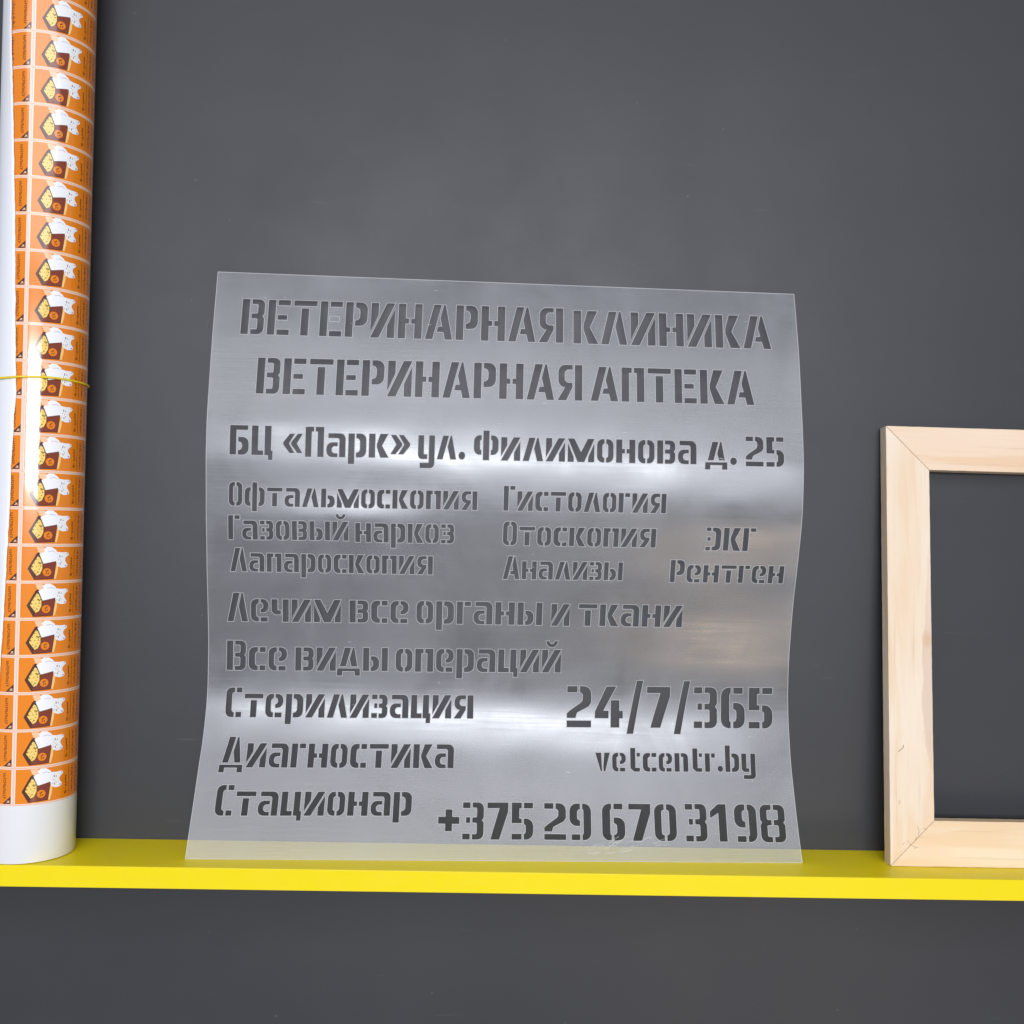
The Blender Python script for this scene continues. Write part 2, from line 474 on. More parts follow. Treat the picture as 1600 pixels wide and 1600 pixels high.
WORDS = [
    ('ВЕТЕРИНАРНАЯ', -0.2565, 0.5349, 0.0836, 0.5357, 0.0389, 1),
    ('КЛИНИКА', 0.0945, 0.5355, 0.3061, 0.5357, 0.0371, 1),
    ('ВЕТЕРИНАРНАЯ', -0.2359, 0.4712, 0.1041, 0.4733, 0.0386, 1),
    ('АПТЕКА', 0.1130, 0.4735, 0.2855, 0.4737, 0.0371, 1),
    ('БЦ', -0.2602, 0.4068, -0.2158, 0.4070, 0.0305, 1),
    ('«Парк»', -0.2050, 0.4060, -0.0741, 0.4080, 0.0312, 1),
    ('ул.', -0.0655, 0.4072, -0.0168, 0.4078, 0.0247, 0),
    ('Филимонова', -0.0078, 0.4077, 0.2236, 0.4092, 0.0309, 1),
    ('д.', 0.2326, 0.4090, 0.2658, 0.4094, 0.0242, 0),
    ('25', 0.2751, 0.4086, 0.3151, 0.4088, 0.0312, 1),
    ('Офтальмоскопия', -0.2604, 0.3539, -0.0029, 0.3557, 0.0246, 1),
    ('Гистология', 0.0244, 0.3560, 0.1934, 0.3573, 0.0257, 1),
    ('Газовый', -0.2609, 0.3188, -0.1358, 0.3205, 0.0252, 1),
    ('наркоз', -0.1288, 0.3193, -0.0261, 0.3203, 0.0200, 0),
    ('Отоскопия', 0.0248, 0.3199, 0.1846, 0.3213, 0.0249, 1),
    ('ЭКГ', 0.2369, 0.3198, 0.2888, 0.3201, 0.0241, 1),
    ('Лапароскопия', -0.2591, 0.2855, -0.0478, 0.2870, 0.0246, 1),
    ('Анализы', 0.0259, 0.2841, 0.1518, 0.2857, 0.0244, 1),
    ('Рентген', 0.2020, 0.2852, 0.3221, 0.2866, 0.0236, 1),
    ('Лечим', -0.2630, 0.2322, -0.1439, 0.2336, 0.0306, 1),
    ('все', -0.1348, 0.2338, -0.0726, 0.2344, 0.0238, 0),
    ('органы', -0.0642, 0.2345, 0.0690, 0.2356, 0.0242, 0),
    ('и', 0.0785, 0.2352, 0.0982, 0.2354, 0.0236, 0),
    ('ткани', 0.1077, 0.2359, 0.2183, 0.2368, 0.0235, 0),
    ('Все', -0.2636, 0.1803, -0.2003, 0.1809, 0.0314, 1),
    ('виды', -0.1915, 0.1811, -0.0937, 0.1826, 0.0249, 0),
    ('операций', -0.0852, 0.1823, 0.0908, 0.1849, 0.0246, 0),
    ('Стерилизация', -0.2628, 0.1315, -0.0016, 0.1347, 0.0305, 1),
    ('24/7/365', 0.0985, 0.1277, 0.3200, 0.1302, 0.0430, 1),
    ('Диагностика', -0.2635, 0.0827, -0.0207, 0.0850, 0.0292, 1),
    ('vetcentr.by', 0.1290, 0.0839, 0.3003, 0.0856, 0.0184, 0),
    ('Стационар', -0.2618, 0.0386, -0.0624, 0.0401, 0.0278, 1),
    ('+', -0.0345, 0.0266, -0.0129, 0.0264, 0.0198, 2),
    ('375', -0.0094, 0.0192, 0.0634, 0.0195, 0.0338, 1),
    ('29', 0.0748, 0.0195, 0.1235, 0.0193, 0.0336, 1),
    ('670', 0.1350, 0.0191, 0.2128, 0.0191, 0.0342, 1),
    ('31', 0.2223, 0.0189, 0.2657, 0.0189, 0.0349, 1),
    ('98', 0.2742, 0.0187, 0.3280, 0.0186, 0.0352, 1),
]

def word_openings():
    """every opening of the stencil as a closed outline in the sheet's (x, z) plane"""
    res = []
    for wi, (t, x0, z0, x1, z1, H, c) in enumerate(WORDS):
        hh = H if c == 1 else (H / XH if c == 0 else H / .56)
        pen, parts = 0.0, []
        for i, ch in enumerate(t):
            ps, w = glyph(ch)
            for k, p in enumerate(ps):
                parts.append([(x + pen, y) for x, y in p])
            pen += w + (.105 if i < len(t) - 1 else 0)
        lo = min(x for p in parts for x, y in p)
        hi = max(x for p in parts for x, y in p)
        for p in parts:
            o = []
            for x, y in p:
                u = (x - lo) / (hi - lo)
                q = (x0 + (x1 - x0) * u, z0 + (z1 - z0) * u + y * hh)
                if not o or (abs(q[0] - o[-1][0]) + abs(q[1] - o[-1][1])) > 1e-5:
                    o.append(q)
            if abs(o[0][0] - o[-1][0]) + abs(o[0][1] - o[-1][1]) < 1e-5:
                o.pop()
            area2 = sum(o[i][0] * o[(i + 1) % len(o)][1] - o[(i + 1) % len(o)][0] * o[i][1] for i in range(len(o)))
            res.append(o if area2 > 0 else o[::-1])
    return res

def grow(o, e):
    n, r = len(o), []
    for i in range(n):
        a, b, c = (Vector(o[i - 1]), Vector(o[i]), Vector(o[(i + 1) % n]))
        d1, d2 = (b - a).normalized(), (c - b).normalized()
        n1, n2 = Vector((d1.y, -d1.x)), Vector((d2.y, -d2.x))
        m = n1 + n2
        if m.length < 1e-3:
            m = n1
        m = m / max(m.length_squared / 2, 0.35) 
        r.append(tuple(b + m * e))
    return r

# ------------------------------------------------------------------ the bent sheet
LT = [(.6037, .004), (.5318, .020), (.48, .0285), (.4463, .033), (.405, .034), (.3634, .0295), (.322, .024), (.28, .018), (.25, .0115), (.2076, .005), (.1653, .0035), (.1438, .005), (.124, .010), (.1046, .0155), (.0862, .0245), (.0492, .0415), (.0145, .0588), (0, .065)]
RT = [(.6, .004), (.5352, .022), (.4535, .040), (.4135, .0465), (.394, .0468), (.374, .0465), (.3546, .0445), (.3344, .040), (.3147, .034), (.2948, .0285), (.276, .0215), (.243, .0135), (.1992, .005), (.1662, .003), (.1341, .005), (.0936, .0125), (.0546, .0245), (.018, .0385), (0, .0476)]
LE = [(-.2857, .6035), (-.2853, .5315), (-.2848, .48), (-.2845, .405), (-.2839, .33), (-.2835, .25), (-.283, .166), (-.2833, .125), (-.2840, .087), (-.2843, .0145), (-.2843, .0003)]
RE = [(.3423, .0003), (.3418, .0183), (.3404, .0556), (.3388, .0952), (.3375, .136), (.3367, .168), (.3361, .244), (.3357, .295), (.3356, .3545), (.3355, .413), (.3353, .5349), (.3347, .5998)]
ZZ = np.linspace(-.02, .62, 641)
def smooth_table(T):
    T = np.array(T)[::-1]
    v = np.interp(ZZ, T[:, 0], T[:, 1])
    s0 = (T[1, 1] - T[0, 1]) / (T[1, 0] - T[0, 0])
    v = np.where(ZZ < 0, T[0, 1] + s0 * ZZ, v)
    s1 = (T[-1, 1] - T[-2, 1]) / (T[-1, 0] - T[-2, 0])
    v = np.where(ZZ > T[-1, 0], T[-1, 1] + s1 * (ZZ - T[-1, 0]), v)
    k = np.exp(-.5 * (np.arange(-28, 29) / 9.) ** 2)
    k /= k.sum()
    return np.convolve(np.pad(v, 28, mode='reflect', reflect_type='odd'), k, 'valid')
GL, GR = smooth_table(LT), smooth_table(RT)
DENTS = [(-.15, .339, .085, .016, .0039), (.235, .275, .05, .016, .0010), (.26, .215, .035, .013, .0006), (-.22, .44, .09, .013, .0008), (.32, .128, .03, .012, .0006)]
def sheet_depth(x, z):
    u = min(max((x + .284) / .624, -.02), 1.02)
    d = float(np.interp(z, ZZ, GL)) * (1 - u) + float(np.interp(z, ZZ, GR)) * u
    for cx, cz, sx, sz, a in DENTS:
        q = ((x - cx) / sx) ** 2 + ((z - cz) / sz) ** 2
        if q < 16:
            d += a * math.exp(-.5 * q)
    env = min(1, max(0, (z - .02) / .05)) * min(1, max(0, (.6 - z) / .05))
    d += env * (.00022 * math.sin(31 * x + 2.1 + 9 * z) * math.sin(47 * z + 1.3 * math.sin(17 * x)) + 0.00008 * math.sin(83 * x - 40 * z) * math.sin(71 * z + 23 * x + .6))
    return d

def smear(nt):
    a = noise(nt, mapped(nt, (9, 1, 7)), 1.0, 5, 0.65, 0.6)
    b = noise(nt, mapped(nt, (10, 1, 620)), 1.0, 3, 0.7)
    return a, b

m_film, nt, out = mat('milky_plastic_film')
sm, streak = smear(nt)
finest = noise(nt, mapped(nt, (40, 1, 900)), 1.0, 2, 0.6)
h = math_(nt, 'ADD', math_(nt, 'MULTIPLY', streak, 0.8), math_(nt, 'MULTIPLY', finest, 0.35))
nrm = bump(nt, h, 0.05, 0.0006)
hz = ramp(nt, sm, [(0.34, 0.062), (0.66, 0.118)])
hz = math_(nt, 'ADD', hz, ramp(nt, streak, [(0.55, 0.0), (0.9, 0.05)]))
tr = node(nt, 'ShaderNodeBsdfTransparent', Color=(0.955, 0.96, 0.97, 1))
di = node(nt, 'ShaderNodeBsdfDiffuse', Color=(0.74, 0.75, 0.79, 1))
tl = node(nt, 'ShaderNodeBsdfTranslucent', Color=(0.74, 0.75, 0.79, 1))
dm = node(nt, 'ShaderNodeMixShader', Fac=0.2)
nt.links.new(di.outputs[0], dm.inputs[1]); nt.links.new(tl.outputs[0], dm.inputs[2])
m1 = nt.nodes.new('ShaderNodeMixShader')
nt.links.new(hz, m1.inputs[0]); nt.links.new(tr.outputs[0], m1.inputs[1]); nt.links.new(dm.outputs[0], m1.inputs[2])
gl = node(nt, 'ShaderNodeBsdfGlossy', Color=(1, 1, 1, 1))
nt.links.new(math_(nt, 'ADD', ramp(nt, streak, [(0.36, 0.225), (0.64, 0.285)]), ramp(nt, sm, [(0.35, 0.0), (0.65, 0.09)])), gl.inputs['Roughness'])
nt.links.new(nrm, gl.inputs['Normal'])
fr = node(nt, 'ShaderNodeFresnel', IOR=1.5)
m2 = nt.nodes.new('ShaderNodeMixShader')
nt.links.new(math_(nt, 'MULTIPLY', fr.outputs[0], 1.25, True), m2.inputs[0]); nt.links.new(m1.outputs[0], m2.inputs[1]); nt.links.new(gl.outputs[0], m2.inputs[2])
nt.links.new(m2.outputs[0], out.inputs[0])

m_rim, nt, out = mat('frosted_cut_edge')
tr = node(nt, 'ShaderNodeBsdfTransparent', Color=(1, 1, 1, 1))
p = node(nt, 'ShaderNodeBsdfPrincipled', Roughness=0.35)
p.inputs['Base Color'].default_value = (0.88, 0.88, 0.90, 1)
m1 = node(nt, 'ShaderNodeMixShader', Fac=0.28)
nt.links.new(tr.outputs[0], m1.inputs[1]); nt.links.new(p.outputs[0], m1.inputs[2])
nt.links.new(m1.outputs[0], out.inputs[0])

def build_sheet():
    holes = word_openings()
    E_ = 0.00055
    big = [grow(o, E_) for o in holes]
    def along(pts, step):
        r = []
        for i in range(len(pts) - 1):
            a, b = Vector(pts[i]), Vector(pts[i + 1])
            n = max(1, int((b - a).length / step))
            r += [tuple(a.lerp(b, k / n)) for k in range(n)]
        return r
    outer = along(LE, .004) + along([LE[-1], RE[0]], .008) + along(RE, .004) + along([RE[-1], LE[0]], .008)
    inner = grow(outer[::1], -0.0006)
    a2 = sum(outer[i][0] * outer[(i + 1) % len(outer)][1] - outer[(i + 1) % len(outer)][0] * outer[i][1] for i in range(len(outer)))
    if a2 < 0:
        outer.reverse(); inner = grow(outer, -0.0006)
    rings = [(outer, inner)] + list(zip(big, holes))
    def dense(a, b, step=.005):
        A, B = [], []
        n = len(a)
        for i in range(n):
            p0, p1, q0, q1 = Vector(a[i]), Vector(a[(i + 1) % n]), Vector(b[i]), Vector(b[(i + 1) % n])
            k = max(1, int((p1 - p0).length / step))
            for j in range(k):
                A.append(tuple(p0.lerp(p1, j / k))); B.append(tuple(q0.lerp(q1, j / k)))
        return A, B
    rings = [dense(a, b) for a, b in rings]
    verts, edges = [], []
    def loop(pts):
        s = len(verts)
        verts.extend(Vector(p) for p in pts)
        n = len(pts)
        edges.extend((s + i, s + (i + 1) % n) for i in range(n))
    loop(rings[0][1])
    for a, b in rings[1:]:
        loop(a)
    nz, nx = 150, 54
    for i in range(1, nz):
        for j in range(1, nx):
            z = .6015 * i / nz + (.0004 if j % 2 else -.0004)
            x = -.2825 + .6165 * j / nx
            verts.append(Vector((x, z)))
    r = delaunay_2d_cdt(verts, edges, [], 1, 1e-6, True)
    vo, fo = np.array([tuple(q) for q in r[0]]), np.array(r[2])
    cen = vo[fo].mean(axis=1)
    keep = np.ones(len(fo), bool)
    for num, (a, b) in enumerate(rings):
        P = np.array(a if num else b)
        lo, hi = P.min(0), P.max(0)
        idx = np.nonzero((cen[:, 0] > lo[0]) & (cen[:, 0] < hi[0]) & (cen[:, 1] > lo[1]) & (cen[:, 1] < hi[1]))[0]
        if not len(idx):
            continue
        c = cen[idx]
        ins = np.zeros(len(idx), bool)
        Q = np.roll(P, -1, axis=0)
        for p, q in zip(P, Q):
            m = (p[1] > c[:, 1]) != (q[1] > c[:, 1])
            if m.any():
                xx = p[0] + (q[0] - p[0]) * (c[:, 1] - p[1]) / (q[1] - p[1] + 1e-30)
                ins ^= m & (c[:, 0] < xx)
        if num == 0:
            keep[:] = False
            keep[idx[ins]] = True
        else:
            keep[idx[ins]] = False
    fo = fo[keep]
    TH = .0006
    V, FC, MI, NV = [], [], [], []          # vertices, faces, materials, vertex normals (None = flat)
    cache = {}
    def nrm_at(x, z):
        e = .0012
        gx = (sheet_depth(x + e, z) - sheet_depth(x - e, z)) / (2 * e)
        gz = (sheet_depth(x, z + e) - sheet_depth(x, z - e)) / (2 * e)
        n = Vector((-gx, -1, -gz)).normalized()
        return n
    def pair(x, z, proud=0.0):
        k = (round(x, 6), round(z, 6), proud)
        if k not in cache:
            n = nrm_at(x, z)
            p = Vector((x, -sheet_depth(x, z), z)) + n * proud
            V.append(p); NV.append(n)
            V.append(p - n * TH); NV.append(-n)
            cache[k] = (len(V) - 2, len(V) - 1)
        return cache[k]
    def ccw(pts):
        a = sum(pts[i][0] * pts[(i + 1) % len(pts)][1] - pts[(i + 1) % len(pts)][0] * pts[i][1] for i in range(len(pts)))
        return pts if a > 0 else pts[::-1]
    def slab(pts, mi):
        pts = ccw(pts)                      # counter-clockwise in (x, z) faces the viewer at -y
        ids = [pair(*p) for p in pts]
        f = [q[0] for q in ids]
        if len(set(f)) < 3:
            return
        FC.append(f); MI.append(mi)
        FC.append([q[1] for q in ids][::-1]); MI.append(mi)
    for t in fo:
        slab([tuple(vo[k]) for k in t], 0)
    def wall_(pts, mi):                      # the sheet's thickness, seen in the cut
        n = len(pts)
        for k in range(n):
            a, b = pair(*pts[k]), pair(*pts[(k + 1) % n])
            s = len(V)
            for q in (a[0], b[0], b[1], a[1]):
                V.append(V[q]); NV.append(None)
            FC.append([s, s + 1, s + 2, s + 3]); MI.append(mi)
    TAB = sum(len(glyph(ch)[0]) for ch in 'ВЕТ') + 2      # cut all round but never pushed out of the sheet
    slab(rings[1 + TAB][1], 0)
    for num, (a, b) in enumerate(rings):
        n = len(a)
        for k in range(n):
            slab([a[k], a[(k + 1) % n], b[(k + 1) % n], b[k]], 1)
        wall_(a if num == 0 else b, 1)
    # scratches near the lower edge and small nicks
    rnd = random.Random(4)
    def scratch(pts, w):
        for k in range(len(pts) - 1):
            (xa, za), (xb, zb) = pts[k], pts[k + 1]
            q = ccw([(xa, za), (xb, zb), (xb + w * .4, zb + w), (xa + w * .4, za + w)])
            FC.append([pair(x, z, .0002)[0] for x, z in q]); MI.append(1)
    for k in range(26):
        x, z = .118 + rnd.random() * .075, .006 + rnd.random() * .013
        ln, sl = .004 + rnd.random() * .013, rnd.uniform(.05, .4)
        scratch([(x + ln * q / 4, z + ln * sl * q / 4 + .0007 * math.sin(q * 2 + k)) for q in range(5)], .00035 + .0004 * rnd.random())
    for k in range(46):
        x, z = rnd.uniform(-.275, .325), rnd.uniform(.03, .59)
        scratch([(x + .0011 * q, z + rnd.uniform(-.0005, .0005)) for q in range(rnd.choice((2, 2, 3, 5)))], .0004 + .0005 * rnd.random())
    me = bpy.data.meshes.new('stencil_sheet')
    me.from_pydata([tuple(p) for p in V], [], FC)
    me.materials.append(m_film); me.materials.append(m_rim)
    me.polygons.foreach_set('material_index', MI)
    flatf = [NV[f[0]] is None for f in FC]
    me.polygons.foreach_set('use_smooth', [not q for q in flatf])
    me.update()
    ln = []
    for p in me.polygons:
        for vi in p.vertices:
            ln.append(tuple(NV[vi]) if NV[vi] is not None else tuple(p.normal))
    me.normals_split_custom_set(ln)
    o = bpy.data.objects.new('stencil_sheet', me)
    COL.objects.link(o)
    return o
sheet = build_sheet()
tag(sheet, 'wavy translucent plastic stencil sheet with cut-out Cyrillic lettering leaning on the wall', 'stencil')

# ------------------------------------------------------------------ film roll
RR = 0.0435
roll = empty('printed_film_roll', (-.4457, -(RR + .0025), 0.0006))
ax = Vector((-.0063, 0, .87)).normalized()
ROLL_Q = Vector((0, 0, 1)).rotation_difference(ax)
roll.rotation_euler = ROLL_Q.to_euler()
tag(roll, 'tall roll of white film printed with rows of orange stickers standing on the shelf', 'film roll')
ROLL_L = 1.08

m_white = flat('glossy_white_film', (0.86, 0.86, 0.88), 0.22, 0.5, 0.3, 0.1)
m_card = flat('cardboard_core', (0.42, 0.30, 0.19), 0.8, 0.2)

def pol(a, r, z):
    return Vector((r * math.sin(a), -r * math.cos(a), z))

bm = bmesh.new()
N = 128
prof = [(.0385, 0.0), (RR - .0004, 0.0), (RR, .0004), (RR, ROLL_L - .0004), (RR - .0004, ROLL_L), (.0385, ROLL_L)]
rows = [[bm.verts.new(pol(2 * math.pi * i / N, r, z)) for i in range(N)] for r, z in prof]
for k in range(len(rows)):
    a, b = rows[k], rows[(k + 1) % len(rows)]
    for i in range(N):
        bm.faces.new((a[i], b[i], b[(i + 1) % N], a[(i + 1) % N]))
bmesh.ops.recalc_face_normals(bm, faces=bm.faces)
body = link_mesh('wound_film', bm, m_white, roll, True)
bm = bmesh.new()
prof = [(.0355, 0.001), (.0383, 0.001), (.0383, ROLL_L + .004), (.0355, ROLL_L + .004)]
rows = [[bm.verts.new(pol(2 * math.pi * i / 64, r, z)) for i in range(64)] for r, z in prof]
for k in range(4):
    a, b = rows[k], rows[(k + 1) % 4]
    for i in range(64):
        bm.faces.new((a[i], b[i], b[(i + 1) % 64], a[(i + 1) % 64]))
bmesh.ops.recalc_face_normals(bm, faces=bm.faces)
link_mesh('cardboard_core', bm, m_card, roll, True)

# loose outer wrap: its reverse side is plain white, its free edge torn and wavy
FLAP = [(1.08, -46), (.95, -37), (.8464, -29.8), (.795, -26.5), (.7437, -22.3), (.6547, -16.3), (.56, -11.5), (.4911, -8.4), (.4536, -6.6), (.4348, -8.5), (.4161, -8.7), (.3911, -10.8), (.3412, -11.1), (.3163, -11.9), (.2789, -13.2), (.2478, -14.7), (.2167, -16.3), (.167, -19.1), (.10, -24), (.0006, -31)]
rnd = random.Random(11)
bm = bmesh.new()
zs = np.linspace(.0006, 1.08, 520)
fz = [f[0] for f in FLAP][::-1]; fa = [f[1] for f in FLAP][::-1]
prev = None
j = 0.0
for z in zs:
    j = j * .72 + rnd.uniform(-.32, .32)
    a0 = float(np.interp(z, fz, fa)) + j
    lift = .0005 + .0006 * (1 + math.sin(z * 9)) * .5
    row = []
    for k in range(25):
        t = k / 24
        a = R_(a0 + (-128 - a0) * t)
        row.append(bm.verts.new(pol(a, RR + .0004 + lift * max(0, 1 - t * 6) + .0001, float(z))))
    if prev:
        for k in range(24):
            f = bm.faces.new((prev[k], prev[k + 1], row[k + 1], row[k])); f.smooth = True
    prev = row
m_flap = flat('white_film_reverse', (0.82, 0.83, 0.88), 0.42, 0.4)
flap = link_mesh('loose_outer_wrap', bm, m_flap, roll)
flap['label'] = 'plain white loose end of the film with a ragged edge'
sd = flap.modifiers.new('thickness', 'SOLIDIFY'); sd.thickness = 0.00022; sd.offset = 1

# stickers ------------------------------------------------------------
def inkmat(name, c):
    return flat(name, c, 0.14, 0.6, 0.9, 0.08)
m_or, nt, out = mat('sticker_orange')
c_ = mixc(nt, noise(nt, mapped(nt, (22, 22, 10)), 1.0, 2, 0.5), (0.80, 0.205, 0.002), (0.82, 0.24, 0.004))
principled(nt, out, c_, 0.14, 0.6, None, 0.9, 0.08)
INK = [m_or, inkmat('ink_dark_brown', (0.085, 0.022, 0.010)), inkmat('ink_box_brown', (0.21, 0.036, 0.016)), inkmat('ink_pale_yellow', (0.88, 0.62, 0.16)),
       inkmat('ink_white', (0.90, 0.90, 0.92)), inkmat('ink_cream', (0.95, 0.62, 0.20)), inkmat('ink_seed_olive', (0.20, 0.12, 0.015)),
       inkmat('ink_lilac', (0.45, 0.36, 0.62)), inkmat('ink_text_brown', (0.10, 0.020, 0.003)), inkmat('ink_peach', (0.92, 0.56, 0.34)), inkmat('ink_pink_brown', (0.60, 0.20, 0.08))]
OR, DB, BB, PY, WH, CR_, SE, LI, TX, PE, PK = range(11)
SW, SHT = 88.0, 34.4

def circ(cx, cy, rx, ry=None, n=12):
    ry = ry or rx
    return [(cx + rx * math.cos(2 * math.pi * i / n), cy + ry * math.sin(2 * math.pi * i / n)) for i in range(n)]

ART = []
def put(p, m, l):
    ART.append((p, m, l))
put(rect(-1.05, -.55, SW + 1.05, SHT + .55), PE, 0.3)
put(rect(-.25, .25, SW + .25, SHT - .25), WH, 0.6)
put(rect(.32, .55, SW - .32, SHT - .5), OR, 1)
put(rect(-1.3, -.93, SW + 1.3, -.73), PK, 1)                     # kiss-cut line under the label
put(rect(-1.55, -.8, -1.32, SHT + .8), PK, .8)
# box lid shadow, box and its open end
put([(13.5, 33.4), (15.5, 28.0), (20.5, 17.0), (22, 30), (20, 33.4)], PE, 1.4)
put([(6.1, 12.3), (13.6, 26.6), (15.2, 28.2), (16.6, 28.0), (20.2, 17.2), (32.4, 20.0), (30.2, 2.2), (12.2, 1.4)], DB, 1.8)
put([(19.6, 16.6), (32.2, 19.6), (30.0, 2.9), (13.6, 2.4), (12.6, 3.6), (19.0, 8.0)], BB, 2.2)
put([(9.3, 12.7), (10.4, 16.0), (15.0, 24.4), (16.6, 23.4), (19.2, 17.6), (19.2, 11.6), (17.2, 7.0), (14.4, 5.4)], PY, 2.4)
for x, y, r in ((10.6, 14.2, .8), (12.2, 17.6, .6), (14.0, 21.4, .6), (16.2, 18.2, .9), (17.6, 14.8, .7), (12.6, 10.2, .6), (15.4, 9.0, .8), (16.6, 11.8, .5), (14.2, 14.4, .55), (14.2, 7.6, .5), (16.0, 21.0, .4)):
    put(circ(x, y, r, r * .8, 8), SE, 2.8)
put([(16.3, 17.0), (19.6, 20.0), (19.9, 18.9), (17.2, 16.4)], SE, 2.9)
put(circ(23.6, 8.9, 4.0, 3.9, 18), OR, 2.6)
put([(22.0, 9.6), (24.6, 11.4), (25.0, 10.6), (22.6, 8.8)], DB, 3); put([(22.2, 6.6), (23.0, 8.6), (23.6, 8.4), (22.8, 6.4)], DB, 3); put([(24.0, 6.8), (24.6, 8.6), (25.3, 8.4), (24.7, 6.6)], DB, 3)
put([(30.2, 2.0), (32.6, 18.8), (34.4, 17.6), (33.6, 9.0), (32.0, 2.4)], CR_, 2.0)
# white animal leaning over the box: body, arm, head with two ears
put([(16.4, 26.5), (20.2, 17.2), (32.2, 19.8), (33.5, 27.5), (31.6, 30.6), (27.5, 33.4), (22.8, 33.6), (19.8, 31.2), (21.4, 29.0), (20.0, 28.6)], WH, 3.2)
put([(31.6, 29.0), (37.5, 28.2), (42.6, 28.4), (45.2, 27.4), (45.4, 25.6), (42.6, 23.8), (41.4, 22.2), (41.2, 20.4), (42.2, 18.6), (44.0, 16.4), (43.8, 14.4), (42.0, 13.4), (37.6, 13.0), (33.6, 14.6), (32.2, 17.8), (31.4, 22.4)], WH, 3.3)
put(circ(43.6, 26.8, .9, .6, 8), LI, 3.8); put(circ(42.2, 15.2, 1.1, .8, 8), LI, 3.8)
for x, y, dx, dy in ((35.6, 24.4, .5, 1.0), (37.8, 24.0, .45, .5), (34.4, 21.6, .3, .5), (36.0, 17.0, .45, .9), (37.6, 18.6, .4, .5), (33.8, 17.6, .3, .5), (36.4, 20.6, .3, .4)):
    dx, dy = dx * 1.5, dy * 1.35
    put([(x - dx * .4, y - dy), (x + dx * .6, y - dy * .6), (x + dx * .4, y + dy), (x - dx * .6, y + dy * .6)], DB if dx > .63 else SE, 3.8)
put([(24.0, 29.2), (28.0, 30.0), (31.0, 28.6), (31.0, 28.2), (28.0, 29.5), (24.0, 28.8)], LI, 3.8)
# hand-written lines and the narrow heading, too small to read on the photograph
rnd = random.Random(7)
def script_line(s, t0, t1, size):
    t = t1
    while t > t0:
        w = rnd.uniform(.5, 1.0)
        hgt = size * rnd.choice((.7, .7, .85, 1.35))
        off = rnd.choice((0, 0, 0, -.5)) * size
        put([(s + off, t), (s + off + .25, t - .42), (s + hgt, t - .30 - w * .25), (s + hgt - .2, t + .15 - w * .25)], TX, 1.8)
        put([(s + .05, t - .30), (s + .40, t - .1), (s + .45, t - w), (s + .08, t - w - .15)], TX, 1.9)
        t -= w + (rnd.choice((0, 0, 0, .9)))
script_line(48.4, 5.0, 23.0, 2.2)
put(rect(52.9, 3.5, 53.4, 31.0), TX, 1.8)
script_line(57.6, 4.5, 30.5, 2.3)
put(rect(64.0, 3.5, 64.5, 31.0), TX, 1.8)
script_line(66.4, 4.0, 30.0, 2.3)
t = 30.6
while t > 6.5:
    w = rnd.uniform(1.35, 1.85)
    s0, s1 = 79.6, 82.3
    k = rnd.randrange(5)
    put(rect(s0, t - .5, s1, t), TX, 1.8)
    if k in (0, 1): put(rect(s0, t - w, s0 + .5, t - .4), TX, 1.9)
    if k in (0, 2, 3): put(rect(s1 - .5, t - w, s1, t - .4), TX, 1.9)
    if k in (1, 3, 4): put(rect(s0 + 1.1, t - w, s0 + 1.6, t - .4), TX, 1.9)
    if k in (2, 4): put(rect(s0, t - w, s1, t - w + .45), TX, 1.95)
    t -= w + .45
put([(79.4, .9), (87.4, .9), (87.4, 8.4)], DB, 2)
put([(83.2, 2.2), (84.0, 1.8), (86.4, 3.8), (86.0, 4.4)], PE, 2.4); put([(84.2, 4.0), (85.0, 4.2), (86.6, 2.0), (86.0, 1.7)], PE, 2.4)

def sticker_mesh():
    big = bmesh.new()
    for p, m, l in ART:
        b = bmesh.new()
        f = b.faces.new([b.verts.new((x, y, 0)) for x, y in p])
        f.normal_update()
        if f.normal.z < 0:
            f.normal_flip()
        bmesh.ops.triangulate(b, faces=b.faces[:])
        x0, x1 = min(x for x, y in p), max(x for x, y in p)
        k = math.ceil(x0 / 2.0)
        while k * 2.0 < x1:
            bmesh.ops.bisect_plane(b, geom=b.verts[:] + b.edges[:] + b.faces[:], plane_co=(k * 2.0, 0, 0), plane_no=(1, 0, 0))
            k += 1
        mp = {}
        for v_ in b.verts:
            mp[v_] = big.verts.new(pol(v_.co.x / 1000 / RR, RR + .00006 * (l + .5), v_.co.y / 1000))
        for f in b.faces:
            try:
                nf = big.faces.new([mp[v_] for v_ in f.verts])
            except ValueError:
                continue
            nf.material_index = m
            nf.smooth = True
        b.free()
    return big
PITCH, A_FIRST, Z_FIRST = .03605, 4.6, .0572
first = None
for kcol in range(3):
    for krow in range(27):
        if first is None:
            first = link_mesh('sticker', sticker_mesh(), INK, roll)
            o = first
        else:
            o = first.copy()
            COL.objects.link(o)
            o.parent = roll
        o.location = (0, 0, Z_FIRST + krow * PITCH)
        o.rotation_euler = (0, 0, R_(A_FIRST + 120 * kcol))
        o['group'] = 'orange stickers printed in rows on the film roll'

